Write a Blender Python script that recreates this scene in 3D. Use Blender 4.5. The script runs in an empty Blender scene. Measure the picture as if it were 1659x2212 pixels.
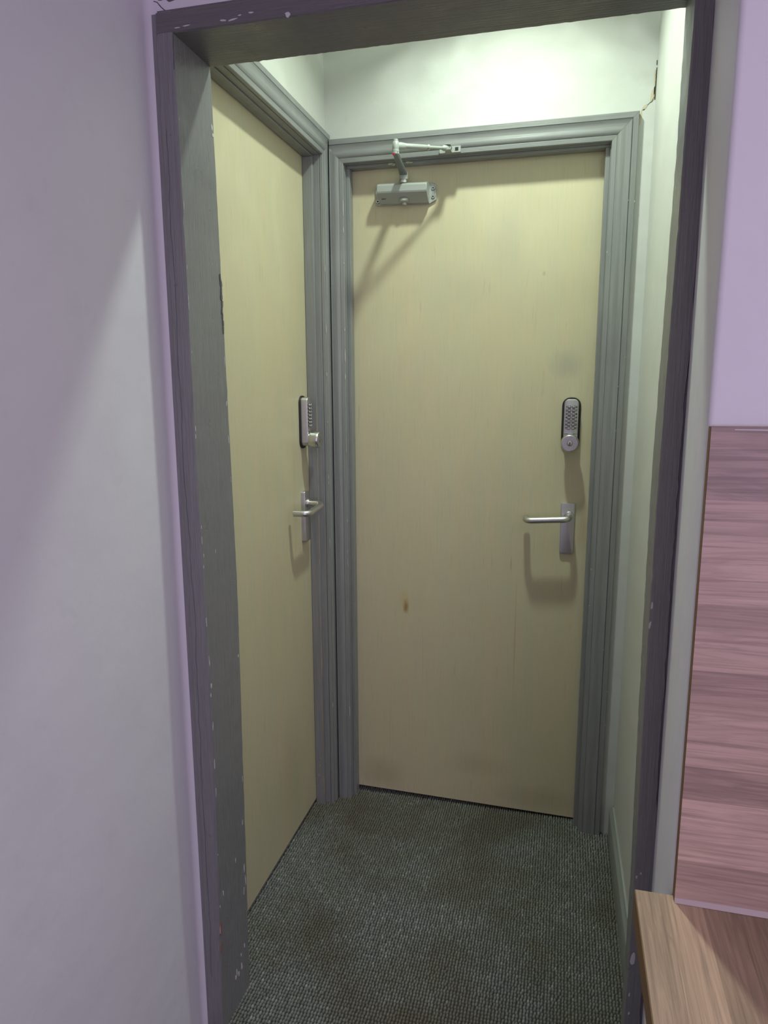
import bpy, math, random
import numpy as np
from mathutils import Matrix, Vector
random.seed(7); rng = np.random.default_rng(7)
S = bpy.context.scene; COL = S.collection

# ------------------------------------------------------------------ camera, world, light, exposure
FPX = 1521.48                                   # focal length in pixels of the 1659 x 2212 frame
yaw, pitch, roll = (math.radians(a) for a in (14.3618, 10.2213, -0.2211))
F = Vector((-math.sin(yaw)*math.cos(pitch), math.cos(yaw)*math.cos(pitch), -math.sin(pitch)))
R0 = Vector((math.cos(yaw), math.sin(yaw), 0)); U0 = R0.cross(F)
R = R0*math.cos(roll) + U0*math.sin(roll); U = U0*math.cos(roll) - R0*math.sin(roll)
cd = bpy.data.cameras.new('camera'); cam = bpy.data.objects.new('camera', cd); COL.objects.link(cam)
m = Matrix.Identity(4)
for i in range(3):
    m[i][0], m[i][1], m[i][2] = R[i], U[i], -F[i]
m.translation = Vector((0.6286, -2.1025, 1.3548))
cam.matrix_world = m
cd.sensor_fit = 'VERTICAL'; cd.sensor_height = 24.0; cd.lens = FPX/2212*24.0; cd.clip_start = 0.02
S.camera = cam

w = bpy.data.worlds.new('world'); S.world = w; w.use_nodes = True
w.node_tree.nodes['Background'].inputs[0].default_value = (0.75, 0.72, 0.95, 1)
w.node_tree.nodes['Background'].inputs[1].default_value = 0.02

def light(name, kind, loc, energy, color, target=None, **kw):
    d = bpy.data.lights.new(name, kind); d.energy = energy; d.color = color
    for k, v in kw.items(): setattr(d, k, v)
    o = bpy.data.objects.new(name, d); COL.objects.link(o); o.location = loc
    if target is not None:
        o.rotation_euler = (Vector(target)-Vector(loc)).to_track_quat('-Z', 'Y').to_euler()
    return o
# lobby ceiling lamp (cool greenish tube glow)
light('lobby_lamp', 'AREA', (0.455, -0.45, 2.53), 7.7, (0.85, 1.0, 0.845), target=(0.455, -0.4501, 0), shape='DISK', size=0.08, spread=math.radians(122))
# added point light; noise in its strength imitates thin curved streaks on the walls
extra = light('lobby_streak_light', 'POINT', (0.455, -0.45, 2.50), 5.0, (0.86, 1.0, 0.88), shadow_soft_size=0.02)
extra.data.use_nodes = True; rt = extra.data.node_tree; em = rt.nodes['Emission']
tc = rt.nodes.new('ShaderNodeTexCoord'); mp = rt.nodes.new('ShaderNodeMapping'); mp.inputs['Scale'].default_value = (1.6, 1.6, 5.5)
nz = rt.nodes.new('ShaderNodeTexNoise'); nz.inputs['Scale'].default_value = 1.15; nz.inputs['Detail'].default_value = 1.5; nz.inputs['Distortion'].default_value = 1.1
sb = rt.nodes.new('ShaderNodeMath'); sb.operation = 'SUBTRACT'; sb.inputs[1].default_value = .5
ab = rt.nodes.new('ShaderNodeMath'); ab.operation = 'ABSOLUTE'
rp = rt.nodes.new('ShaderNodeMapRange'); rp.inputs['From Min'].default_value = 0; rp.inputs['From Max'].default_value = .045; rp.inputs['To Min'].default_value = 1.0; rp.inputs['To Max'].default_value = .14
for a, b in ((tc.outputs['Normal'], mp.inputs[0]), (mp.outputs[0], nz.inputs['Vector']), (nz.outputs['Fac'], sb.inputs[0]), (sb.outputs[0], ab.inputs[0]), (ab.outputs[0], rp.inputs['Value']), (rp.outputs['Result'], em.inputs['Strength'])):
    rt.links.new(a, b)
# purple display glow behind the camera
light('room_glow', 'AREA', (1.75, -3.7, 1.05), 17.0, (0.74, 0.56, 1.0), target=(0.6, -1.0, 1.1), shape='RECTANGLE', size=1.4, size_y=0.8)
# ordinary white room lamp further back on the ceiling
light('room_lamp', 'AREA', (1.35, -3.1, 2.36), 16.0, (1.0, 0.94, 0.92), target=(1.3, -3.0, 0), shape='SQUARE', size=0.5)

S.view_settings.view_transform = 'Standard'; S.view_settings.look = 'None'
S.view_settings.gamma = 1.0; S.view_settings.use_curve_mapping = False
S.view_settings.exposure = 0.0

# ------------------------------------------------------------------ helpers
def tag(o, label=None, cat=None, kind=None, group=None):
    if label: o['label'] = label
    if cat: o['category'] = cat
    if kind: o['kind'] = kind
    if group: o['group'] = group
    return o
def empty(name, loc=(0,0,0), rz=0.0, parent=None):
    o = bpy.data.objects.new(name, None); COL.objects.link(o)
    o.location = loc; o.rotation_euler = (0,0,rz); o.empty_display_size = .05
    if parent: o.parent = parent
    return o
class MB:
    def __init__(s): s.v=[]; s.f=[]
    def add(s, vs, fs):
        b=len(s.v); s.v += [tuple(p) for p in vs]; s.f += [tuple(i+b for i in f) for f in fs]; return s
    def box(s, a, b):
        (x0,y0,z0),(x1,y1,z1)=a,b
        x0,x1=sorted((x0,x1)); y0,y1=sorted((y0,y1)); z0,z1=sorted((z0,z1))
        return s.add([(x0,y0,z0),(x1,y0,z0),(x1,y1,z0),(x0,y1,z0),(x0,y0,z1),(x1,y0,z1),(x1,y1,z1),(x0,y1,z1)],
            [(0,3,2,1),(4,5,6,7),(0,1,5,4),(1,2,6,5),(2,3,7,6),(3,0,4,7)])
    def loft(s, rings, caps=True):
        n=len(rings[0]); vs=[p for r in rings for p in r]; fs=[]
        for k in range(len(rings)-1):
            for i in range(n):
                j=(i+1)%n; fs.append((k*n+i,k*n+j,(k+1)*n+j,(k+1)*n+i))
        if caps: fs += [tuple(range(n-1,-1,-1)), tuple(range((len(rings)-1)*n, len(rings)*n))]
        return s.add(vs,fs)
    def prism(s, poly, o, ex, ey, ez, d):          # 2-D outline in the plane ex,ey pushed d along ez
        o,ex,ey,ez=map(Vector,(o,ex,ey,ez))
        a=[o+ex*p[0]+ey*p[1] for p in poly]; return s.loft([a,[q+ez*d for q in a]])
    def lathe(s, prof, o, axis, n=24):             # prof: (radius, height) pairs
        axis=Vector(axis).normalized(); e1=axis.orthogonal().normalized(); e2=axis.cross(e1); o=Vector(o)
        return s.loft([[o+axis*h+(e1*math.cos(2*math.pi*i/n)+e2*math.sin(2*math.pi*i/n))*max(r,1e-5) for i in range(n)] for r,h in prof])
    def tube(s, pts, rad, n=14, squash=1.0):
        pts=[Vector(p) for p in pts]; rads=rad if isinstance(rad,(list,tuple)) else [rad]*len(pts); rings=[]; up=None
        for i,p in enumerate(pts):
            t=(pts[min(i+1,len(pts)-1)]-pts[max(i-1,0)]).normalized()
            if up is None: up=t.orthogonal().normalized() if abs(t.z)>.9 else Vector((0,0,1))
            e=(up-t*up.dot(t)).normalized(); g=t.cross(e); up=e
            rings.append([p+(e*math.cos(2*math.pi*k/n)*squash+g*math.sin(2*math.pi*k/n))*rads[i] for k in range(n)])
        return s.loft(rings)
    def build(s, name, mat, parent=None, smooth=35, bevel=0, seg=2):
        me=bpy.data.meshes.new(name); me.from_pydata(s.v,[],s.f); me.update()
        import bmesh
        bm=bmesh.new(); bm.from_mesh(me); bmesh.ops.recalc_face_normals(bm, faces=bm.faces); bm.to_mesh(me); bm.free()
        if smooth:
            for p in me.polygons: p.use_smooth=True
            me.set_sharp_from_angle(angle=math.radians(smooth))
        me.materials.append(mat)
        o=bpy.data.objects.new(name,me); COL.objects.link(o)
        if parent: o.parent=parent
        if bevel:
            b=o.modifiers.new('bevel','BEVEL'); b.width=bevel; b.segments=seg; b.harden_normals=True; b.limit_method='ANGLE'; b.angle_limit=math.radians(40)
            for p in me.polygons: p.use_smooth=True
        return o
def rrect(w, h, r, n=6, cx=0, cy=0):
    out=[]
    for sx,sy,a0 in ((1,1,0),(-1,1,90),(-1,-1,180),(1,-1,270)):
        for i in range(n+1):
            a=math.radians(a0+90*i/n); out.append((cx+sx*(w/2-r)+r*math.cos(a), cy+sy*(h/2-r)+r*math.sin(a)))
    return out
def plate(mb, cx, cz, w, h, r, y0, y1, soft=0.0015):       # rounded plate standing on a -y facing surface
    rings=[]
    for y,ins in ((y0,0),(y1+soft,0),(y1+soft*.3,soft*.3),(y1,soft)):
        rings.append([(p[0],y,p[1]) for p in rrect(w-2*ins,h-2*ins,max(r-ins,.0005),6,cx,cz)])
    return mb.loft(rings)

# ------------------------------------------------------------------ materials
def mat(name, color, rough=.5, metal=0.0, spec=.5):
    M=bpy.data.materials.new(name); M.use_nodes=True; b=M.node_tree.nodes['Principled BSDF']
    b.inputs['Base Color'].default_value=(*color,1); b.inputs['Roughness'].default_value=rough
    b.inputs['Metallic'].default_value=metal; b.inputs['Specular IOR Level'].default_value=spec
    return M
class NT:
    def __init__(s, M): s.t=M.node_tree; s.b=s.t.nodes['Principled BSDF']
    def n(s, typ, **kw):
        x=s.t.nodes.new(typ)
        for k,v in kw.items():
            if k in x.inputs.keys() if isinstance(k,str) else False: x.inputs[k].default_value=v
            else: setattr(x,k,v)
        return x
    def l(s,a,b): s.t.links.new(a,b)
    def coord(s, scale=(1,1,1), rot=(0,0,0), which='Object'):
        c=s.n('ShaderNodeTexCoord'); mp=s.n('ShaderNodeMapping'); mp.inputs['Scale'].default_value=scale; mp.inputs['Rotation'].default_value=rot
        s.l(c.outputs[which],mp.inputs[0]); return mp.outputs[0]
    def noise(s, vec, scale, detail=4, rough=.55, dist=0.0):
        x=s.n('ShaderNodeTexNoise'); x.inputs['Scale'].default_value=scale; x.inputs['Detail'].default_value=detail
        x.inputs['Roughness'].default_value=rough; x.inputs['Distortion'].default_value=dist; s.l(vec,x.inputs['Vector']); return x.outputs['Fac']
    def ramp(s, fac, stops):
        x=s.n('ShaderNodeValToRGB'); e=x.color_ramp.elements
        while len(e)<len(stops): e.new(.5)
        for q,(p,c) in zip(e,stops): q.position=p; q.color=(*c,1) if len(c)==3 else c
        s.l(fac,x.inputs[0]); return x.outputs[0]
    def mix(s, fac, a, b, mode='MIX'):
        x=s.n('ShaderNodeMix'); x.data_type='RGBA'; x.blend_type=mode
        for sock,v in ((x.inputs[0],fac),(x.inputs[6],a),(x.inputs[7],b)):
            if hasattr(v,'is_output'): s.l(v,sock)
            elif isinstance(v,(int,float)): sock.default_value=v
            else: sock.default_value=(*v,1)
        return x.outputs[2]
    def bump(s, h, strength, dist=.002, prev=None):
        x=s.n('ShaderNodeBump'); x.inputs['Strength'].default_value=strength; x.inputs['Distance'].default_value=dist
        s.l(h,x.inputs['Height'])
        if prev is not None: s.l(prev,x.inputs['Normal'])
        s.l(x.outputs[0],s.b.inputs['Normal']); return x.outputs[0]
    def col(s,c): s.l(c,s.b.inputs['Base Color'])
    def rough(s,c): s.l(c,s.b.inputs['Roughness'])
def g(v): return (v,v,v)

def plaster(name, color, stain, gloss=.55):
    M=mat(name,color,gloss); t=NT(M); v=t.coord()
    a=t.noise(v,2.2,5,.6); f=t.ramp(a,[(.42,g(0)),(.72,g(1))])
    c=t.mix(t.mix(.55,f,g(0)),color,stain)
    b2=t.ramp(t.noise(v,14,6,.6),[(.60,g(0)),(.78,g(.25))])
    c=t.mix(b2,c,tuple(x*.82 for x in stain)); t.col(c)
    n=t.bump(t.noise(v,9,4,.5),.25,.012); t.bump(t.noise(v,260,3,.6),.10,.001,n)
    return M
M_LOBBY=plaster('lobby_plaster',(.64,.65,.615),(.58,.58,.50))
M_ROOM=plaster('room_plaster',(.78,.77,.80),(.70,.68,.72))
M_CEIL=plaster('ceiling_paint',(.82,.82,.80),(.78,.77,.74))

def gloss_paint(name, color, brush=(30,30,1.2), rough=.36, relief=(.35,.0015)):
    M=mat(name,color,rough); t=NT(M); v=t.coord(brush); v1=t.coord()
    s=t.noise(v,6,4,.6); k=t.ramp(s,[(.3,tuple(x*.88 for x in color)),(.7,tuple(x*1.10 for x in color))])
    d=t.ramp(t.noise(v1,5,5,.6),[(.55,g(0)),(.8,g(.5))])
    t.col(t.mix(d,k,tuple(x*.78 for x in color)))
    r=t.ramp(t.noise(v1,20,3),[(.3,g(rough-.07)),(.7,g(rough+.12))]); t.rough(r)
    n=t.bump(s,relief[0],relief[1]); t.bump(t.noise(v1,120,3),.12,.0008,n); return M
GREY=(.25,.255,.252)
M_GREY=gloss_paint('grey_gloss_paint',GREY)
M_GREYH=gloss_paint('grey_gloss_paint_along_x',GREY,(1.2,30,30))
M_GREYY=gloss_paint('grey_gloss_paint_along_y',GREY,(30,1.2,30))
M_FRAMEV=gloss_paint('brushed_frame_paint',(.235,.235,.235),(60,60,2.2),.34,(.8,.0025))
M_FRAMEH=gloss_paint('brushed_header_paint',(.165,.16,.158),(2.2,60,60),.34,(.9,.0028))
M_SKIRT=gloss_paint('skirting_paint',(.27,.285,.27),(30,1.2,30),.4)

def veneer(name, spots):
    M=mat(name,(.62,.53,.34),.42); t=NT(M)
    fine=t.noise(t.coord((70,70,3.2)),3,6,.7); med=t.noise(t.coord((9,9,.5)),2.2,3,.5); big=t.noise(t.coord(),1.6,3,.5)
    c=t.ramp(fine,[(.22,(.54,.49,.33)),(.52,(.585,.54,.37)),(.85,(.615,.57,.395))])
    c=t.mix(t.ramp(med,[(.35,g(0)),(.7,g(.45))]),c,(.66,.54,.34))
    c=t.mix(t.ramp(big,[(.5,g(0)),(.75,g(.5))]),c,(.55,.49,.31))
    dash=t.ramp(t.noise(t.coord((60,60,5)),2.0,3,.6),[(.61,g(0)),(.78,g(.7))]); c=t.mix(dash,c,(.46,.38,.24))
    blot=t.ramp(t.noise(t.coord((7,7,3)),1.7,5,.65),[(.46,g(0)),(.72,g(.65))]); c=t.mix(blot,c,(.56,.52,.36))
    lines=t.ramp(t.noise(t.coord((150,150,1.1)),1.4,2,.5),[(.69,g(0)),(.76,g(.5))])
    c=t.mix(lines,c,(.40,.29,.165))
    for (x,z,sx,sz,strength,colr) in spots:
        tc=t.n('ShaderNodeTexCoord'); mp=t.n('ShaderNodeMapping'); mp.inputs['Location'].default_value=(-x/sx,0,-z/sz); mp.inputs['Scale'].default_value=(1/sx,0,1/sz)
        t.l(tc.outputs['Object'],mp.inputs[0])
        nz=t.n('ShaderNodeTexNoise'); nz.inputs['Scale'].default_value=1.6; nz.inputs['Detail'].default_value=4; t.l(mp.outputs[0],nz.inputs['Vector'])
        ad=t.n('ShaderNodeVectorMath',operation='MULTIPLY_ADD'); t.l(nz.outputs['Color'],ad.inputs[0]); ad.inputs[1].default_value=(.9,0,.9); 
        sb=t.n('ShaderNodeVectorMath',operation='SUBTRACT'); t.l(mp.outputs[0],sb.inputs[0]); sb.inputs[1].default_value=(.45,0,.45); t.l(sb.outputs[0],ad.inputs[2])
        ln=t.n('ShaderNodeVectorMath',operation='LENGTH'); t.l(ad.outputs[0],ln.inputs[0])
        f=t.ramp(ln.outputs['Value'],[(.15,g(strength)),(1.0,g(0))]); c=t.mix(f,c,colr)
    t.col(c); t.rough(t.ramp(fine,[(.3,g(.50)),(.7,g(.40))])); t.bump(fine,.10,.0006); return M
GR=(.36,.36,.31); BR=(.30,.17,.03)
M_DOOR_A=veneer('birch_veneer_stained',[(.161,.662,.012,.03,.85,BR),(.155,.69,.02,.04,.3,(.55,.38,.12)),(.628,1.41,.06,.05,.42,GR),(.30,1.63,.16,.10,.16,GR),(.45,1.78,.07,.16,.22,GR),
    (.08,.08,.09,.07,.35,(.34,.27,.15)),(.6,.06,.16,.05,.3,(.36,.30,.18)),(.40,.15,.12,.05,.25,(.38,.32,.2)),(.69,.95,.02,.10,.35,(.38,.28,.15)),(.555,1.66,.006,.008,.5,(.35,.26,.14)),(.505,.60,.0025,.22,.45,(.40,.25,.12)),(.487,.82,.004,.03,.5,(.36,.26,.13))])
M_DOOR_B=veneer('birch_veneer_plain',[(.50,.25,.12,.2,.25,(.42,.36,.22)),(.58,1.1,.02,.3,.25,(.48,.40,.24))])

def metal(name, color, rough, brush=None):
    M=mat(name,color,rough,1.0); t=NT(M); s=t.noise(t.coord(brush or (40,40,400)),3,4,.6)
    t.rough(t.ramp(s,[(.3,g(rough-.05)),(.7,g(rough+.10))])); t.bump(s,.05,.0004); return M
M_ALU=metal('satin_aluminium',(.62,.61,.60),.34)
M_BRUSH=metal('brushed_steel_face',(.56,.55,.56),.40,(400,40,40))
M_KNOB=metal('satin_knob_metal',(.60,.59,.59),.28)
M_SILVERPAINT=mat('silver_closer_paint',(.42,.44,.42),.38,.35)
M_ARMPAINT=mat('pale_silver_arm_paint',(.40,.43,.405),.36,.25)
M_DARKARM=mat('grey_arm_paint',(.20,.21,.22),.42,.3)
M_BLACK=mat('black_rubber',(.012,.012,.013),.5)
M_DARK=mat('dark_recess',(.02,.018,.015),.8)
M_RED=mat('red_sticker',(.5,.02,.05),.5)
M_CHIP=mat('bared_white_undercoat',(.62,.60,.60),.6)
M_WOODCHIP=mat('bared_timber',(.42,.30,.19),.7)
M_REDCHIP=mat('bared_red_primer',(.33,.13,.09),.7)
M_CREAM=mat('cream_filler',(.62,.57,.42),.7)
M_CRACK=mat('cracked_plaster_edge',(.42,.36,.24),.85)
M_SEAL=mat('silicone_sealant',(.44,.36,.345),.4)

def oak(name, base, grain_axis):
    M=mat(name,base,.42); t=NT(M)
    sc={'x':(1.6,60,60),'y':(60,1.6,60)}[grain_axis]; sc2={'x':(.7,9,9),'y':(9,.7,9)}[grain_axis]
    oi=t.n('ShaderNodeObjectInfo'); v=t.coord(sc); v2=t.coord(sc2)
    def off(vec):
        a=t.n('ShaderNodeVectorMath',operation='ADD'); c=t.n('ShaderNodeCombineXYZ'); mlt=t.n('ShaderNodeMath',operation='MULTIPLY'); mlt.inputs[1].default_value=37.0
        t.l(oi.outputs['Random'],mlt.inputs[0])
        for i in range(3): t.l(mlt.outputs[0],c.inputs[i])
        t.l(vec,a.inputs[0]); t.l(c.outputs[0],a.inputs[1]); return a.outputs[0]
    fine=t.noise(off(v),3.2,5,.65,.3); fig=t.noise(off(v2),2.6,4,.55,1.6)
    c=t.ramp(fine,[(.30,tuple(x*.54 for x in base)),(.50,base),(.75,tuple(min(1,x*1.14) for x in base))])
    wv=t.ramp(fig,[(.40,g(0)),(.47,g(.55)),(.50,g(.1)),(.57,g(.5)),(.62,g(0))]); c=t.mix(wv,c,tuple(x*.66 for x in base))
    oc=t.n('ShaderNodeMix'); oc.data_type='RGBA'; oc.blend_type='MULTIPLY'; oc.inputs[0].default_value=1.0
    t.l(c,oc.inputs[6]); t.l(oi.outputs['Color'],oc.inputs[7]); t.col(oc.outputs[2])
    t.bump(fine,.16,.0008); return M
M_PANEL=oak('oak_laminate_upright',(.50,.365,.30),'x')
M_TOP=oak('oak_laminate_worktop',(.485,.345,.25),'y')
M_EDGE=mat('brown_laminate_edge',(.20,.115,.045),.5)
M_CORE=mat('dark_laminate_core',(.10,.06,.03),.7)

M_PILE=mat('carpet_loops',(.1,.1,.09),.95,0,.1); t=NT(M_PILE)
at=t.n('ShaderNodeAttribute'); at.attribute_name='tone'
cb=t.ramp(at.outputs['Fac'],[(0,(.125,.131,.126)),(.5,(.19,.198,.187)),(.85,(.28,.29,.272)),(1,(.35,.36,.335))])
st=t.ramp(t.noise(t.coord(),3.1,5,.6),[(.42,g(0)),(.64,g(.85))]); cb=t.mix(st,cb,(.125,.108,.080))
gr=t.ramp(t.noise(t.coord((1,1,1)),9,4,.6),[(.5,g(0)),(.7,g(.4))]); t.col(t.mix(gr,cb,(.15,.143,.098)))
M_BACKING=mat('carpet_backing',(.060,.062,.057),1.0,0,.05)

# ------------------------------------------------------------------ the setting
def rect(name,a,b,M,label,cat='wall'):
    return tag(MB().box(a,b).build(name,M,smooth=0),label,cat,'structure')
floor=tag(MB().box((-1.2,-4.2,-.06),(3.2,.06,-.005)).build('floor',M_BACKING,smooth=0),'dark grey loop carpet floor of the small lobby','floor','structure')
# woven loop pile, joined as one piece
def pile():
    px,py=.0074,.0090
    xs=np.arange(-.125,.83,px); ys=np.arange(-1.0,.03,py)
    X,Y=np.meshgrid(xs,ys); nr=X.shape[0]
    X=X+((np.arange(nr)%2)*px*.12)[:,None]
    X=X.ravel()+rng.normal(0,.0005,X.size); Y=Y.ravel()+rng.normal(0,.0006,Y.size); n=X.size
    ring=[(math.cos(a),math.sin(a)) for a in np.linspace(0,2*math.pi,8,endpoint=False)]
    tpl=np.array([(c*.40,s*.54,-.0040) for c,s in ring]+[(c*.33,s*.48,.0004) for c,s in ring]+[(0,.06,.0020)])
    ca,sa=math.cos(.34),math.sin(.34); tpl=np.stack([tpl[:,0]*ca+tpl[:,1]*sa,-tpl[:,0]*sa+tpl[:,1]*ca,tpl[:,2]],1)
    V=np.zeros((n,17,3)); hgt=rng.uniform(.75,1.25,n)
    V[:,:,0]=X[:,None]+tpl[None,:,0]*px*1.02; V[:,:,1]=Y[:,None]+tpl[None,:,1]*py*1.05
    V[:,:,2]=np.where(tpl[None,:,2]>0,tpl[None,:,2]*hgt[:,None],tpl[None,:,2])-.0005
    F=[]
    for i in range(8):
        j=(i+1)%8; F.append((i,j,8+j,8+i))
    T=[(8+i,8+(i+1)%8,16) for i in range(8)]
    base=(np.arange(n)*17)[:,None,None]
    q=(np.array(F)[None]+base).reshape(-1,4); tr=(np.array(T)[None]+base).reshape(-1,3)
    me=bpy.data.meshes.new('carpet_pile'); me.vertices.add(n*17); me.vertices.foreach_set('co',V.reshape(-1))
    loops=np.concatenate([q.ravel(),tr.ravel()]).astype(np.int32); me.loops.add(len(loops)); me.loops.foreach_set('vertex_index',loops)
    nq,nt=len(q),len(tr); me.polygons.add(nq+nt)
    me.polygons.foreach_set('loop_start',np.concatenate([np.arange(nq)*4,nq*4+np.arange(nt)*3]).astype(np.int32))
    me.polygons.foreach_set('use_smooth',np.ones(nq+nt,dtype=bool)); me.update(calc_edges=True); me.validate()
    a=me.attributes.new('tone','FLOAT','POINT'); tone=np.clip(rng.normal(.5,.13,n)+.25*(rng.random(n)<.06),0,1); a.data.foreach_set('value',np.repeat(tone,17).astype(np.float32))
    me.materials.append(M_PILE); o=bpy.data.objects.new('carpet_pile',me); COL.objects.link(o); o.parent=floor; o['kind']='stuff'; return o
pile()

# door opening plan figures
DB_Y=0.0; DL_X=-.1165                  # leaf faces
BW=-.045; LW=-.068; RWx=.8178          # lobby wall faces
# lobby back wall with its door hole, lobby left wall with its door hole
o=MB(); o.box((-.30,BW,1.985),(1.0,.10,2.60)).box((.730,BW,-.05),(1.0,.10,1.985)).box((-.30,BW,-.05),(-.026,.10,1.985))
wall_back=tag(o.build('wall_back',M_LOBBY,smooth=0),'white plaster lobby wall around the far door','wall','structure')
o=MB(); o.box((LW-.12,-.845,1.998),(LW,BW+.002,2.60)).box((LW-.12,-.083,-.05),(LW,BW+.002,1.998))
tag(o.build('wall_left',M_LOBBY,smooth=0),'white plaster lobby wall above the side door','wall','structure')
o=MB().prism([(RWx,BW+.002),(RWx+.0085,-.86),(1.0,-.86),(1.0,BW+.002)],(0,0,-.05),(1,0,0),(0,1,0),(0,0,1),2.65)
tag(o.build('wall_right',M_LOBBY,smooth=0),'white plaster lobby wall right of the far door','wall','structure')
rect('ceiling',(-.35,-.96,2.58),(1.05,.1,2.68),M_CEIL,'white lobby ceiling above the two doors','ceiling')
# front wall above and beside the opening, with the room's left wall turning into it in a soft corner
YF=-.945
def fillet(cx,cy,r,a0,a1,n=8): return [(cx+r*math.cos(math.radians(a0+(a1-a0)*i/n)),cy+r*math.sin(math.radians(a0+(a1-a0)*i/n))) for i in range(n+1)]
rl=.016
prof=[(-.25,-4.2),(LW-.001,-4.2)]+fillet(LW-.001+rl,YF-rl,rl,180,90)+[(-.044,YF),(-.044,-.845),(-.25,-.845)]
tag(MB().prism(prof,(0,0,-.05),(1,0,0),(0,1,0),(0,0,1),2.65).build('wall_outer_left',M_ROOM),'pale lilac plaster wall left of the open doorway','wall','structure')
o=MB().box((-.05,YF+.0004,1.956),(.83,-.845,2.60)).box((.808,YF+.02,-.05),(1.0,-.845,2.60))
tag(o.build('wall_front',M_ROOM,smooth=0),'pale plaster over the header of the open doorway','wall','structure')
rc=.007; XC=.7872; YP=-1.225
prof=[(.815,-.90),(.8045,YF-.003)]+fillet(XC+rc,YP+rc,rc,183,270)+[(3.1,YP),(3.1,-.90)]
tag(MB().prism(prof,(0,0,-.05),(1,0,0),(0,1,0),(0,0,1),2.65).build('wall_outer_right',M_ROOM),'lilac lit wall projecting right of the doorway above the wood panel','wall','structure')
# rest of the room, behind and beside the camera
rect('ceiling_outer',(-.3,-4.25,2.42),(3.2,-.90,2.52),M_CEIL,'white room ceiling in front of the doorway','ceiling')
rect('wall_outer_back',(-.3,-4.3,-.05),(3.2,-4.2,2.45),M_ROOM,'plain wall at the back of the room')
rect('wall_outer_side',(3.1,-4.25,-.05),(3.2,-1.0,2.45),M_ROOM,'plain side wall of the room')

# ------------------------------------------------------------------ front doorway lining
t1=tag(empty('trim_1',(.38,-.89,0)),'dark grey painted timber lining of the open doorway, chipped along its edges','door frame','structure')
def lerp(tab,z): return float(np.interp(z,[a for a,b in tab],[b for a,b in tab]))
def W(o,p):                                         # keep world placement under a moved parent
    o.matrix_parent_inverse=p.matrix_world.inverted() if p.matrix_world!=Matrix.Identity(4) else Matrix.Translation(-Vector(p.location)); return o
LO=[(0,-.060),(.027,-.058),(.252,-.053),(.555,-.051),(.934,-.0475),(1.2,-.051),(1.54,-.0522),(1.9,-.0504),(1.958,-.0473)]
LIF=[(0,-.0242),(.258,-.020),(.54,-.0145),(.79,-.0140),(1.0,-.0175),(1.2165,-.0195),(1.53,-.0195),(1.925,-.0206)]
LIB=[(0,-.0217),(.176,-.0191),(.483,-.0154),(.915,-.0105),(1.12,-.0119),(1.454,-.0158),(1.925,-.0207)]
RIB=[(0,.7842),(.426,.7842),(.7076,.7802),(.922,.7778),(1.2215,.7762),(1.737,.7825),(1.925,.7821)]
RIF=[(0,.7742),(.2247,.7742),(.4255,.7760),(.7734,.7733),(.966,.772),(1.17,.7719),(1.6976,.7768),(1.84,.7786),(1.925,.7788)]
RO=[(0,.8000),(.231,.8005),(.527,.8055),(.777,.8026),(.9686,.8024),(1.2357,.8015),(1.695,.8075),(1.866,.8055),(1.958,.8052)]
YFF,YFB=-.951,-.822; ZH=1.9245; ZHO=1.9575
def jamb(out,inf,inb,back,sgn,ztop):
    rings=[]; N=150; w1=0
    for i in range(N+1):
        z=-.006+(ztop+.006)*i/N
        w1=.7*w1+random.gauss(0,.0008); je=w1+(random.random()<.06)*random.uniform(-.0018,.001)
        c=random.gauss(0,.00018)+(random.random()<.03)*random.uniform(-.0016,0)*sgn
        xo,xf,xb=lerp(out,z)+je,lerp(inf,z)+c,lerp(inb,z)+random.gauss(0,.00025)
        e=.0022
        rings.append([(xo,YFF+.004,z),(xo+sgn*.0012,YFF,z),(xf-sgn*e,YFF,z),(xf,YFF+e,z),(xb,YFB-e,z),(xb-sgn*e,YFB,z),(back,YFB,z),(back,YFF+.004,z)])
    return MB().loft(rings)
W(jamb(LO,LIF,LIB,-.062,1,ZHO).build('jamb',M_FRAMEV,t1,smooth=30),t1)
W(jamb(RO,RIF,RIB,.812,-1,ZHO).build('jamb',M_FRAMEV,t1,smooth=30),t1)
rings=[]; N=110; w1=0
for i in range(N+1):
    f=i/N; x0=-.0498+f*(.8055+.0498); w1=.7*w1+random.gauss(0,.0004)
    zb=ZH+random.gauss(0,.00018); zb2=1.9228+random.gauss(0,.0002)+(random.random()<.03)*-.001; e=.0022
    rings.append([(x0,YFF+.004,ZHO+w1),(x0,YFF-.0006,ZHO+w1-.001),(x0,YFF-.0006,zb+e),(x0,YFF+e,zb),(x0,YFB-e,zb2),(x0,YFB,zb2+e),(x0,YFB,ZHO+.004),(x0,YFF+.004,ZHO+.004)])
# the header sits between and over the jamb tops
rings=[[(min(max(p[0],-.0498),.8055),p[1],p[2]) for p in r] for r in rings]
W(MB().loft(rings).build('header',M_FRAMEH,t1,smooth=30),t1)
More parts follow.
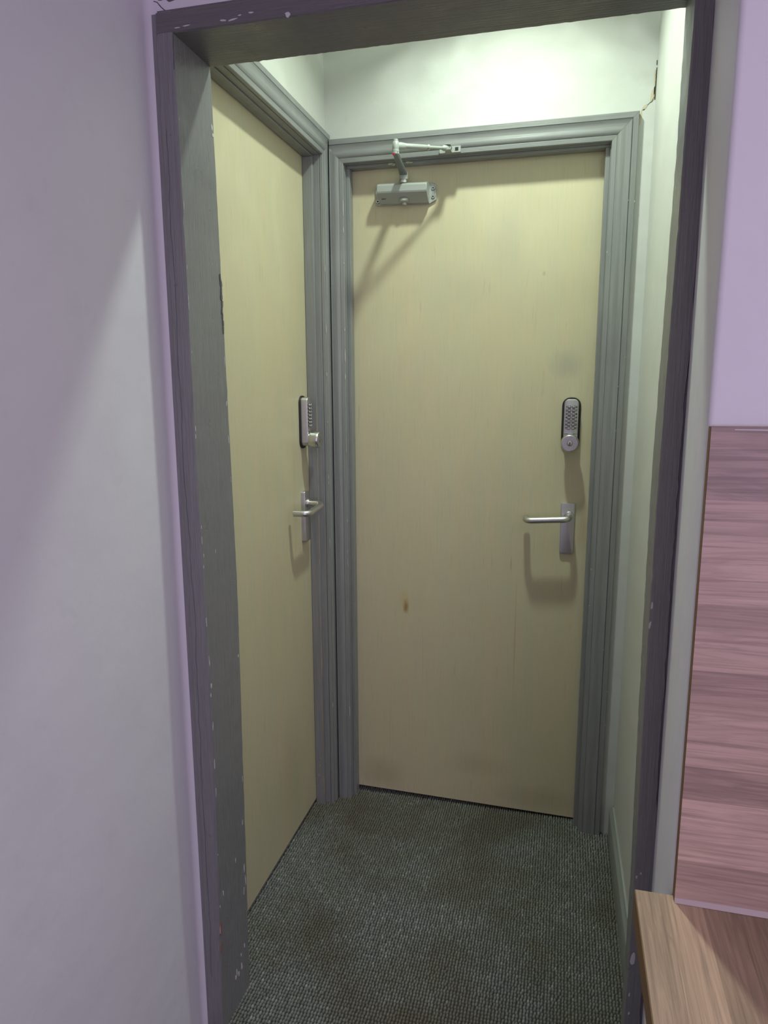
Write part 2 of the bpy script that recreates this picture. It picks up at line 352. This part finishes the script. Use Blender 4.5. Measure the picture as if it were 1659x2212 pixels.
# chips: thin flakes lying on faces, irregular outlines
def flake(mb,o,n,along,L,wd,th=.0005,k=9):
    n=Vector(n).normalized(); a=Vector(along).normalized(); b=n.cross(a); o=Vector(o)-n*.0006
    pts=[]
    for i in range(k):
        an=2*math.pi*i/k; q=random.uniform(.65,1.1); pts.append(o+a*math.cos(an)*L*.5*q+b*math.sin(an)*wd*.5*q)
    mb.loft([pts,[p+n*(th+.0006) for p in pts]])
def xr(y,z):                                        # x of the left reveal face
    f=(y-YFF)/(YFB-YFF); return lerp(LIF,z)*(1-f)+lerp(LIB,z)*f
ch=MB()
for y,z,L,wd in ((-.8817,.087,.022,.005),(-.859,.081,.02,.007),(-.887,.078,.012,.008),(-.873,.075,.012,.006),(-.8298,.276,.032,.004),(-.834,.308,.022,.004),(-.838,.255,.02,.003),(-.873,.355,.012,.003),
     (-.945,.3,.01,.002),(-.93,.32,.012,.002),(-.945,.7842,.012,.005),(-.948,.766,.01,.003),(-.946,.70,.02,.0025),(-.947,.62,.03,.003),(-.9465,.56,.02,.002),(-.946,.83,.012,.002),(-.83,.80,.008,.004),(-.945,1.02,.008,.002),(-.9,1.04,.01,.002),
     (-.8275,1.40,.02,.002),(-.829,1.32,.014,.003),(-.8285,1.25,.02,.002),(-.827,1.17,.012,.002),(-.83,1.82,.012,.006),(-.828,1.807,.008,.007),(-.86,.11,.01,.004),(-.843,.12,.012,.004),(-.835,.42,.014,.002),(-.829,.52,.018,.002)):
    flake(ch,(xr(y,z),y,z),(1,0,0),(0,random.uniform(-.15,.15),1),L,wd)
for i in range(16):
    z=random.uniform(.2,1.85); y=YFF+.003+abs(random.gauss(0,.002)); flake(ch,(xr(y,z),y,z),(1,0,0),(0,0,1),random.uniform(.004,.02),random.uniform(.001,.0025))
for x,z,L,wd in ((.0867,1.9312,.02,.003),(.0705,1.9318,.012,.003),(.119,1.9374,.012,.003),(.1812,1.9274,.01,.009),(-.0122,1.9307,.012,.002),(.005,1.932,.015,.002),(.10,1.936,.008,.002)):
    flake(ch,(x,YFF-.0006,z),(0,-1,0),(1,0,random.uniform(-.2,.2)),L,wd)
for x,z,L,wd in ((.7815,.362,.030,.0085),(.7795,.288,.01,.003),(.7808,.250,.008,.004),(.7786,.522,.008,.003),(.7745,1.006,.014,.004),(.7735,.974,.016,.0035),(.785,.53,.005,.003)):
    flake(ch,(x,YFF,z),(0,-1,0),(.1,0,1),L,wd)
W(tag(ch.build('paint_chip',M_CHIP,t1),kind='stuff'),t1)
ch=MB(); flake(ch,(xr(-.944,.25),-.944,.25),(1,0,0),(0,0,1),.034,.007,.0006); flake(ch,(xr(-.944,.205),-.944,.205),(1,0,0),(0,.1,1),.03,.005,.0006)
W(tag(ch.build('paint_chip',M_REDCHIP,t1),'bare reddish timber showing through the paint'),t1)
# the gouge on the left jamb's rear arris
ch=MB()
for k in range(9): z=1.46+.012*k; flake(ch,(xr(-.8265,z),-.8265-random.uniform(0,.003),z),(1,0,0),(0,0,1),.017,random.uniform(.004,.009),.0012,7)
W(ch.build('gouge',gloss_paint('gouged_paint',(.10,.10,.105),(60,60,6),.5),t1),t1)

# ------------------------------------------------------------------ door frames with moulded architraves
PROF=[(0,0),(0,.009),(.0015,.0105),(.0115,.0118),(.013,.0108),(.0145,.0125),(.020,.0155),(.026,.0165),(.032,.0150),(.038,.0148),(.044,.0165),(.0470,.0180),(.0475,.0150),(.0492,.0150),(.0497,.0172),(.0625,.0172),(.064,.016),(.064,0)]
def leg(a,b,du,dv,m0,m1,clamp=None,sc=1.0,vs=1.0):
    a,b,du,dv=map(Vector,(a,b,du,dv)); ax=(b-a).normalized(); r0=[];r1=[]
    for u,v in PROF:
        u*=sc; v*=vs
        p=a+du*u+dv*v+ax*(m0*u); q=b+du*u+dv*v+ax*(m1*u)
        if clamp: p,q=clamp(p),clamp(q)
        r0.append(p); r1.append(q)
    return MB().loft([r0,r1])
XL_FACE=LW+.0145
ai_l,ai_r,ai_t=-.0115,.7165,1.9735
t3=tag(empty('trim_3',(.35,BW,0)),'grey moulded frame around the far door with the closer','door frame','structure')
def cl(p): return Vector((max(p.x,XL_FACE+.0026),p.y,p.z))
W(leg((ai_r,BW,-.004),(ai_r,BW,ai_t),(1,0,0),(0,-1,0),0,1).build('architrave',M_GREY,t3,smooth=28),t3)
W(leg((ai_l,BW,-.004),(ai_l,BW,ai_t),(-1,0,0),(0,-1,0),0,1,cl).build('architrave',M_GREY,t3,smooth=28),t3)
W(leg((ai_l,BW,ai_t+.0004),(ai_r,BW,ai_t+.0004),(0,0,1),(0,-1,0),-1,1,cl).build('architrave',M_GREYH,t3,smooth=28),t3)
W(MB().box((.7148,BW+.002,-.004),(.731,.085,1.9765)).build('lining',M_GREY,t3,bevel=.0012),t3)
W(MB().box((-.0265,BW+.002,-.004),(-.0102,.085,1.9765)).build('lining',M_GREY,t3,bevel=.0012),t3)
W(MB().box((-.0265,BW+.002,1.9725),(.731,.085,1.987)).build('lining',M_GREYH,t3,bevel=.0012),t3)
W(MB().box((.7030,-.032,-.004),(.7152,-.0008,1.9655)).build('door_stop',M_GREY,t3,bevel=.0015),t3)
W(MB().box((-.0105,-.032,-.004),(.0000,-.0008,1.9655)).build('door_stop',M_GREY,t3,bevel=.0015),t3)
W(MB().box((-.0105,-.032,1.9655),(.7152,-.0008,1.9730)).build('door_stop',M_GREYH,t3,bevel=.0015),t3)
ch=MB()
for x,z,L,wd in ((.122,1.969,.020,.006),(.130,1.9665,.012,.006),(.172,1.9695,.014,.006),(.181,1.9685,.012,.004)): flake(ch,(x,-.032,z),(0,-1,0),(1,0,0),L,wd,.0006)
W(tag(ch.build('paint_chip',M_CREAM,t3),'bare cream patch behind the closer arm'),t3)
ch=MB()
for i in range(12):
    z=random.uniform(.1,1.9); flake(ch,(ai_l-.0012,BW-.0115,z),(.3,-1,0),(0,0,1),random.uniform(.006,.05),random.uniform(.0008,.0018),.0004)
for i in range(12):
    z=random.uniform(.1,1.9); flake(ch,(ai_r+random.choice((.0012,.0477,.063)),BW-.0172,z),(0,-1,0),(0,0,1),random.uniform(.002,.007),random.uniform(.001,.002),.0004)
W(tag(ch.build('paint_chip',M_CHIP,t3),kind='stuff'),t3)

t2=tag(empty('trim_2',(LW,-.45,0)),'grey moulded frame around the side door on the left','door frame','structure')
yr=-.1075; ai_y=-.0955; al_t=1.9905; yfar=-.8215
def cl2(p): return Vector((p.x,min(p.y,BW-.0006),p.z))
def cl3(p): return Vector((p.x,max(min(p.y,BW-.0006),yfar),p.z))
W(leg((LW,ai_y,-.004),(LW,ai_y,al_t),(0,1,0),(1,0,0),0,1,cl2,1.0,.85).build('architrave',M_GREY,t2,smooth=28),t2)
W(leg((LW,yfar,al_t+.0004),(LW,ai_y,al_t+.0004),(0,0,1),(1,0,0),0,1,cl3,1.0,.85).build('architrave',M_GREYY,t2,smooth=28),t2)
W(MB().box((LW-.11,ai_y-.0005,-.004),(LW-.0015,-.082,1.992)).build('lining',M_GREY,t2,bevel=.0012),t2)
W(MB().box((LW-.11,yfar,1.9895),(LW-.0015,-.082,2.0)).build('lining',M_GREYY,t2,bevel=.0012),t2)
W(MB().box((DL_X+.0006,yr,-.004),(-.087,ai_y,1.985)).build('door_stop',M_GREY,t2,bevel=.0015),t2)
W(MB().box((DL_X+.0006,yfar,1.985),(-.087,ai_y,1.9895)).build('door_stop',M_GREYY,t2,bevel=.0015),t2)
ch=MB()
for i in range(34):
    z=random.uniform(.05,1.3); flake(ch,(-.0874+random.uniform(-.0008,.0004),yr,z),(.25,-1,0),(0,0,1),random.uniform(.02,.09),random.uniform(.0012,.0026),.0003,7)
for z in (.10,.085,.12,.135,.16,.06): flake(ch,(random.uniform(-.11,-.092),yr,z),(0,-1,0),(0,0,1),random.uniform(.004,.012),random.uniform(.003,.008),.0003,7)
W(tag(ch.build('worn_edge',M_WOODCHIP,t2),kind='stuff'),t2)
ch=MB()
for y,z,L,wd in ((-.705,1.9895,.022,.008),(-.690,1.9875,.014,.006),(-.72,1.9868,.012,.004)): flake(ch,(-.0868,y,z-.0022),(1,0,0),(0,1,0),L,wd,.0006)
W(tag(ch.build('paint_chip',M_CREAM,t2),'bare cream chip beside the doorway corner'),t2)
ch=MB()
for i in range(9):
    z=random.uniform(.3,1.8); flake(ch,(XL_FACE-.004,ai_y,z),(.3,-1,0),(0,0,1),random.uniform(.004,.03),random.uniform(.001,.002),.0004,7)
W(tag(ch.build('paint_chip',M_CHIP,t2),kind='stuff'),t2)

# skirting on the lobby's right wall
def sk(y): return RWx+(BW-y)*.0105
pr=[(0,0),(-.0150,0),(-.0150,.088),(-.0135,.093),(-.0085,.099),(-.006,.106),(0,.107)]
y0,y1=-.066,-.858
bb=MB().loft([[(sk(y0)+.001+p[0],y0,p[1]-.004) for p in pr],[(sk(y1)+.001+p[0],y1,p[1]*1.12-.004) for p in pr]])
tag(bb.build('baseboard_right',M_SKIRT,smooth=30),'grey green skirting board along the lobby right wall','skirting','structure')

# cracked plaster by the far door's top corner
ck=MB()
def strip(mb,pts,wd,n,th):
    n=Vector(n)
    for a,b in zip(pts,pts[1:]):
        a,b=Vector(a),Vector(b); d=(b-a).normalized(); s=n.cross(d)*wd*.5
        q=[a-s*random.uniform(.5,1),b-s*random.uniform(.5,1),b+s*random.uniform(.5,1),a+s*random.uniform(.5,1)]
        mb.loft([[p-n*.001 for p in q],[p+n*th for p in q]])
strip(ck,[(.8160,BW,2.157),(.8163,BW,2.146)],.003,(0,-1,0),.0008)
strip(ck,[(.8166,BW,2.140),(.8164,BW,2.125),(.8168,BW,2.110),(.8162,BW,2.096),(.8165,BW,2.080),(.8158,BW,2.066)],.0032,(0,-1,0),.0008)
strip(ck,[(.8140,BW,2.072),(.8100,BW,2.062),(.8045,BW,2.0595),(.7985,BW,2.054)],.0013,(0,-1,0),.0008)
flake(ck,(.7905,BW,2.0445),(0,-1,0),(1,0,.2),.006,.0028,.0008)
ck.build('plaster_crack',mat('crack_shadow_gap',(.05,.045,.035),.95),wall_back,smooth=0)
ck=MB()
flake(ck,(.8105,BW,2.080),(0,-1,0),(.25,0,1),.036,.011,.0007,11); strip(ck,[(.8135,BW,2.135),(.8140,BW,2.10),(.8135,BW,2.065)],.0035,(0,-1,0),.0007)
flake(ck,(.7930,BW,2.050),(0,-1,0),(1,0,1),.022,.008,.0007,9); flake(ck,(.7835,BW,2.025),(0,-1,0),(.1,0,1),.045,.006,.0007,9)
ck.build('bare_plaster',mat('bare_old_plaster',(.58,.52,.38),.9),wall_back,smooth=0)
ck=MB(); strip(ck,[(.7815,BW,2.034),(.7805,BW,2.022),(.7802,BW,2.008)],.004,(0,-1,0),.0012)
ck.build('bare_plaster',mat('brown_bare_edge',(.22,.12,.05),.9),wall_back,smooth=0)

# lifted paint ridge down the left jamb's face and hairline cracks over its corner
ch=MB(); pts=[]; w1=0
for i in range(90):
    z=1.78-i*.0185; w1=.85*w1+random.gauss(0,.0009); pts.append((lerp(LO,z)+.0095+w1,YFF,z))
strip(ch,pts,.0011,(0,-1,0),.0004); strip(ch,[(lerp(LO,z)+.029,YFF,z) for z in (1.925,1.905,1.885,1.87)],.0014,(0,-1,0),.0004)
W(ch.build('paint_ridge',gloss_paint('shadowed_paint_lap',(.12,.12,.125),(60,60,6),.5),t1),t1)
ck=MB(); strip(ck,[(-.056,YF+.0004,1.978),(-.050,YF+.0004,1.976),(-.044,YF+.0004,1.969),(-.036,YF+.0004,1.962),(-.030,YF+.0004,1.961)],.0016,(0,-1,0),.0007)
strip(ck,[(.072,YF+.0004,1.9585),(.105,YF+.0004,1.9592),(.14,YF+.0004,1.9585)],.0018,(0,-1,0),.0009)
o=bpy.data.objects['wall_front']; ck.build('plaster_crack',bpy.data.materials['crack_shadow_gap'],o,smooth=0)
ck=MB(); flake(ck,(-.022,YF+.0004,1.977),(0,-1,0),(1,0,.1),.024,.006,.0007); flake(ck,(-.043,YF+.0004,1.9795),(0,-1,0),(1,0,0),.012,.004,.0007)
ck.build('dark_smear',bpy.data.materials['shadowed_paint_lap'],o,smooth=0)

# ------------------------------------------------------------------ doors
GLY=[('1','6'),('2','7'),('3','8'),('4','9'),('5','0'),('X','Z'),('Y','C')]
def text_into(mb,ch,x,y,z,size):                      # letter standing on a -y facing surface
    c=bpy.data.curves.new('glyph','FONT'); c.body=ch; c.size=size; c.align_x='CENTER'; c.align_y='CENTER'; c.extrude=.0002; c.offset=.00032; c.resolution_u=2
    o=bpy.data.objects.new('glyph',c); COL.objects.link(o); dg=bpy.context.evaluated_depsgraph_get(); me=o.evaluated_get(dg).to_mesh()
    mb.add([(x+v.co.x,y-v.co.z,z+v.co.y) for v in me.vertices],[tuple(p.vertices) for p in me.polygons])
    o.evaluated_get(dg).to_mesh_clear(); bpy.data.objects.remove(o); bpy.data.curves.remove(c)

def lever_handle(door,cx,cz,thick,spz):
    hp=plate(MB(),cx,cz,.0400,.1515,.0055,0,-thick,.0018).build('lever_handle',M_BRUSH,door); hp['label']='satin silver lever handle on a long backplate'
    sx=cx+.004; MB().lathe([(.0135,-thick+.001),(.0135,-thick-.003),(.0125,-thick-.005),(.0105,-thick-.0055)][::1],(sx,0,spz),(0,1,0),20) if 0 else None
    col=MB().lathe([(.0130,thick-.001),(.0130,thick+.003),(.0118,thick+.0055),(.0095,thick+.006)],(sx,0,spz),(0,-1,0),22).build('collar',M_ALU,hp)
    # return-to-door lever, drooping a little
    r=.0090; rb=.017; y_out=-.058; x_end=cx-.1185; dr=-.0095
    P=[(sx,-thick,spz),(sx,y_out+rb,spz)]
    for i in range(1,7):
        a=math.radians(90*i/6); P.append((sx-rb*(1-math.cos(a)),y_out+rb-rb*math.sin(a),spz+dr*.35*i/6))
    for i in range(1,6): f=i/6; P.append((sx-rb+(x_end+rb-sx+rb)*f,y_out,spz+dr*(.35+.65*f)))
    for i in range(0,7):
        a=math.radians(90*i/6); P.append((x_end+rb-rb*math.sin(a),y_out+rb-rb*math.cos(a),spz+dr))
    P.append((x_end,-.016,spz+dr))
    MB().tube(P,r,18).build('lever',M_ALU,hp,smooth=50)
    return hp
def keypad_lock(loc,rz,label):
    k=tag(empty('keypad_lock',loc,rz),label,'lock',None,'push button keypad locks')
    plate(MB(),0,0,.0520,.1525,.023,0,-.0050,.002).build('gasket',M_BLACK,k)
    plate(MB(),0,.0015,.0392,.1400,.0125,-.004,-.0245,.0028).build('body',M_BRUSH,k)
    MB().box((-.0178,-.0252,-.0268),(-.0065,-.0238,-.0258)).box((.0065,-.0252,-.0268),(.0178,-.0238,-.0258)).build('groove',M_BLACK,k,smooth=0)
    rows=[.0495-.0099*i for i in range(7)]
    lt=MB(); proto=None; extra=None
    rm=MB()
    for i,z in enumerate(rows):
        for s,cx in ((0,-.0060),(1,.0060)):
            rm2=[(p[0],p[1]) for p in rrect(.0098,.0084,.0030,4,cx,z)]
            rm.prism(rm2,(0,-.0244,0),(1,0,0),(0,0,1),(0,-1,0),.0005)
            text_into(lt,GLY[i][s],cx+(-.0078 if s==0 else .0080),-.0246,z,.0078)
    rm.build('key_surround',M_DARK,k)
    for i,z in enumerate(rows):
        for cx in (-.0060,.0060):
            if proto is None:
                b=plate(MB(),0,0,.0078,.0062,.0024,0,-.0042,.0012); proto=b.build('key_button',M_KNOB,k); q=proto
            else: q=proto.copy(); COL.objects.link(q); q.parent=k
            q.location=(cx,-.0246,z)
    lt.build('numerals',M_BLACK,k,smooth=0)['kind']='stuff'
    # barrel shaped turn knob with a key cylinder in its face
    kn=MB().lathe([(.0205,.0240),(.0205,.0262),(.0232,.0275),(.0246,.0330),(.0250,.0400),(.0246,.0465),(.0236,.0520),(.0225,.0540),(.0215,.0548)],(-.001,0,-.0505),(0,-1,0),40).build('turn_knob',M_KNOB,k,smooth=24)
    MB().lathe([(.0078,.0540),(.0078,.0552),(.0070,.0553)],(-.001,0,-.0505),(0,-1,0),24).build('cylinder_ring',M_DARK,kn)
    cyl=MB().lathe([(.0068,.0540),(.0068,.0556),(.0062,.0560)],(-.001,0,-.0505),(0,-1,0),24).build('key_cylinder',M_ALU,kn)
    key=[(-.0010,-.0048),(.0010,-.0048),(.0008,-.0015),(.0020,0),(.0007,.0015),(.0010,.0040),(-.0004,.0046),(-.0012,.0020),(-.0004,.0006),(-.0018,-.0008),(-.0008,-.0022)]
    MB().prism(key,(-.001,-.0559,-.0505),(1,0,0),(0,0,1),(0,-1,0),.0004).build('keyhole',M_BLACK,kn,smooth=0)
    return k

d1=tag(empty('door_1',(0,0,0)),'pale birch veneer far door with lever handle, closer and keypad','door','structure')
mb=MB(); mb.add([(-.0095,0,.019),(.7145,0,.007),(.7145,.044,.007),(-.0095,.044,.019),(-.0095,0,1.972),(.7145,0,1.972),(.7145,.044,1.972),(-.0095,.044,1.972)],[(0,3,2,1),(4,5,6,7),(0,1,5,4),(1,2,6,5),(2,3,7,6),(3,0,4,7)])
mb.build('door_leaf',M_DOOR_A,d1,smooth=0)
lever_handle(d1,.6468,.9378,.0075,.9765)
keypad_lock((.6445,0,1.2420),0,'silver keypad lock seen face on, on the far door above its lever handle')
d2=tag(empty('door_2',(DL_X,-.807,0),math.pi/2),'pale birch veneer side door seen edge on at the left','door','structure')
MB().box((0,0,.016),(.7115,.044,1.989)).build('door_leaf',M_DOOR_B,d2,smooth=0)
lever_handle(d2,.807-.1585,.9710,.0125,1.0095)
keypad_lock((DL_X,-.1535,1.2490),math.pi/2,'silver keypad lock seen side on, on the side door at the left')

# ------------------------------------------------------------------ overhead door closer
c=tag(empty('door_closer',(.16,0,1.89)),'silver overhead door closer with a folded arm at the top of the far door','door closer')
def Lc(o): o.parent=c; o.matrix_parent_inverse=Matrix.Translation((-.16,0,-1.89)); return o
pl=[(.0705,1.868),(.080,1.8655),(.230,1.8625),(.2485,1.872),(.2485,1.912),(.238,1.9185),(.083,1.9215),(.0705,1.911)]
Lc(MB().prism(pl,(0,-.0002,0),(1,0,0),(0,0,1),(0,-1,0),.0065).build('mounting_plate',M_SILVERPAINT,bevel=.0015))
sec=[(-.004,1.868),(-.018,1.8665),(-.040,1.8800),(-.0485,1.8890),(-.0500,1.8930),(-.0500,1.9080),(-.0470,1.9125),(-.030,1.9185),(-.004,1.9195)]
Lc(MB().loft([[(.0855,p[0],p[1]+.0005) for p in sec],[(.2290,p[0],p[1]-.0035) for p in sec]]).build('closer_body',M_SILVERPAINT,bevel=.0012,smooth=18))
for x,z in ((.2395,1.9035),(.2395,1.8805),(.0775,1.8770)):
    sc_=Lc(MB().lathe([(.0056,.0055),(.0056,.0085),(.0048,.0095)],(x,0,z),(0,-1,0),18).build('screw',M_ALU))
    s2=MB().lathe([(.0062,.0060),(.0062,.0072)],(x,0,z),(0,-1,0),18).lathe([(.0026,.0090),(.0026,.0098)],(x,0,z),(0,-1,0),6).build('screw_recess',M_BLACK); s2.parent=sc_; 
Lc(MB().lathe([(.0155,0),(.0155,-.006),(.0125,-.0085),(.0070,-.009),(.0070,-.0150),(.0055,-.0165)],(.160,-.024,1.8745),(0,0,1),24).build('valve_cap',M_SILVERPAINT))
Lc(MB().box((.096,-.0350,1.8755),(.108,-.0345,1.8780)).build('slot',M_DARK,smooth=0))
Lc(MB().lathe([(.0125,1.915),(.0125,1.9225),(.0105,1.9240),(.0105,1.930)],(.159,-.030,0),(0,0,1),24).build('spindle',M_KNOB))
Lc(MB().lathe([(.0118,1.9255),(.0122,1.9300),(.0122,1.9440),(.0110,1.9465)],(.159,-.030,0),(0,0,1),24).build('arm_boss',M_SILVERPAINT))
# main arm: flat tapering bar reaching out from the door
A,B=Vector((.159,-.030,1.9405)),Vector((.1735,-.187,1.9470)); dr=(B-A).normalized(); sd=Vector((dr.y,-dr.x,0)).normalized()*-1
rings=[]
for f,wd,th in ((-.05,.0215,.0055),(.12,.0215,.006),(.2,.0195,.005),(.55,.0165,.0045),(.92,.0145,.0045),(1.05,.0120,.004)):
    p=A+(B-A)*f; rings.append([p+sd*(wd/2)*a+Vector((0,0,1))*th*b for a,b in ((1,-.6),(1,.6),(.7,1),(-.7,1),(-1,.6),(-1,-.6),(-.7,-1),(.7,-1))])
Lc(MB().loft(rings).build('main_arm',M_DARKARM,smooth=30))
Lc(MB().lathe([(.0082,1.9445),(.0090,1.9455),(.0090,1.9500),(.0084,1.9506),(.0090,1.9512),(.0090,1.9560),(.0084,1.9566),(.0088,1.9575),(.0088,1.9740),(.0078,1.9755),(.0066,1.9760),(.0066,1.9800),(.0056,1.9812)],(.1735,-.187,0),(0,0,1),26).build('elbow_joint',M_ARMPAINT))
Lc(MB().lathe([(.0035,0),(.0035,.0010),(.0028,.0013)],(.1700,-.1945,1.9440),(-.3,-1,-.1),14).build('sticker',M_RED))
# forearm: forked end, tube and adjusting rod
C0,C1=Vector((.1735,-.187,1.9660)),Vector((.2920,-.088,1.9800)); dv=(C1-C0)
Lc(MB().tube([C0+dv*.03,C0+dv*.10,C0+dv*.20],[.0068,.0072,.0055],14,1.3).build('fork',M_ARMPAINT,smooth=50))
Lc(MB().tube([C0+dv*.14,C0+dv*.20,C0+dv*.60,C0+dv*.61],[.0055,.0068,.0058,.0052],18).build('forearm',M_ARMPAINT,smooth=50))
Lc(MB().tube([C0+dv*.60,C0+dv*.605,C0+dv*.635,C0+dv*.64],[.0066,.0072,.0072,.0062],16).build('lock_nut',M_ALU,smooth=50))
Lc(MB().tube([C0+dv*.63,C0+dv*.94],.0042,14).build('adjusting_rod',M_ARMPAINT,smooth=50))
Lc(MB().tube([C0+dv*.90,C0+dv*.93,C0+dv*1.02,C0+dv*1.06],[.0050,.0074,.0078,.0055],16).build('rod_eye',M_ARMPAINT,smooth=50))
br=MB().box((.267,BW-.0225,1.9745),(.325,BW-.0105,1.9905)).box((.286,BW-.052,1.9738),(.302,BW-.018,1.9752)).box((.286,BW-.052,1.9868),(.302,BW-.018,1.9882))
Lc(br.build('frame_bracket',M_SILVERPAINT,bevel=.0012))
Lc(MB().box((.310,BW-.0232,1.9785),(.319,BW-.0215,1.9870)).build('bracket_slot',M_DARK,smooth=0))

# ------------------------------------------------------------------ oak splashback panel and worktop
sp=tag(empty('splashback_panel',(.788,YP,.7035)),'oak effect wall panel of horizontal staves standing on the worktop','wall panel')
X0=.7880; X1=2.0; Y0=YP-.0125
core=MB().box((X0,YP-.0003,.7040),(X1,Y0+.0012,1.3070)).build('core',M_EDGE,sp); W(core,sp)
zs=[1.3070,1.2244,1.1831,1.0993,1.0719,1.0165,.9737,.8914,.8472,.7627,.7042]
tones=[.80,.98,1.16,.90,1.12,.86,1.10,.80,1.18,.92]
for i,(a,b) in enumerate(zip(zs,zs[1:])):
    breaks=[X0+.0006]; x=X0+random.uniform(.30,.55)
    while x<X1-.2: breaks.append(x); x+=random.uniform(.35,.6)
    breaks.append(X1)
    for j,(xa,xb) in enumerate(zip(breaks,breaks[1:])):
        s=MB().box((xa+.00004,Y0,b+.00004),(xb-.00004,Y0+.0020,a-.00004)).build('stave',M_PANEL,sp,smooth=0); W(s,sp)
        q=tones[i] if j==0 else random.uniform(.8,1.15); s.color=(q,q*.99,q*.985,1)
# white scuff along the panel's top edge
W(MB().loft([[(.813,Y0-.0004,1.3035),(.813,Y0-.0004,1.3046),(.813,Y0+.001,1.3046),(.813,Y0+.001,1.3035)],[(1.1,Y0-.0004,1.3018),(1.1,Y0-.0004,1.3050),(1.1,Y0+.001,1.3050),(1.1,Y0+.001,1.3018)]]).build('edge_scuff',M_CHIP,sp,smooth=0),sp)
W(MB().loft([[(.7885,Y0+.001,.7035),(.7885,Y0-.0035,.7035),(.7885,Y0-.0005,.7090),(.7885,Y0+.001,.7095)],[(X1,Y0+.001,.7035),(X1,Y0-.0115,.7035),(X1,Y0-.0040,.7190),(X1,Y0+.001,.7200)]]).build('sealant_bead',M_SEAL,sp),sp)

wt=tag(empty('worktop',(.742,-1.225,.703)),'oak effect worktop in the bottom right corner below the wood panel','worktop')
XW0,XW1,YW0,YW1=.7412,2.0,-1.2235,-1.83; ZT=.7030; ZB=.6650
# body notched around the wall's corner
W(MB().box((XW0+.001,-1.2262,ZB),(XW1,YW1,ZT-.0016)).build('core',M_CORE,wt,smooth=0),wt)
W(MB().box((XW0,-1.2262,ZB),(XW0+.0012,YW1,ZT-.0006)).build('edge_band',M_EDGE,wt,smooth=0),wt)
xb=[XW0+.0012,.7785,.8215]
while xb[-1]<XW1-.05: xb.append(xb[-1]+random.choice((.040,.043,.046)))
xb[-1]=XW1
tn=[.98,1.20,.84,.72]
for i,(a,b) in enumerate(zip(xb,xb[1:])):
    cuts=[-1.2264] if i<3 else [-1.2264,-1.2264-random.uniform(.12,.5)]
    cuts.append(YW1)
    for j,(ya,yb_) in enumerate(zip(cuts,cuts[1:])):
        s=MB().box((a+.00004,ya-.00004,ZT-.0016),(b-.00004,yb_+.00004,ZT)).build('stave',M_TOP,wt,smooth=0); W(s,wt)
        q=tn[i] if i<4 else random.uniform(.72,1.15); s.color=(q,q*.99,q*.97,1)
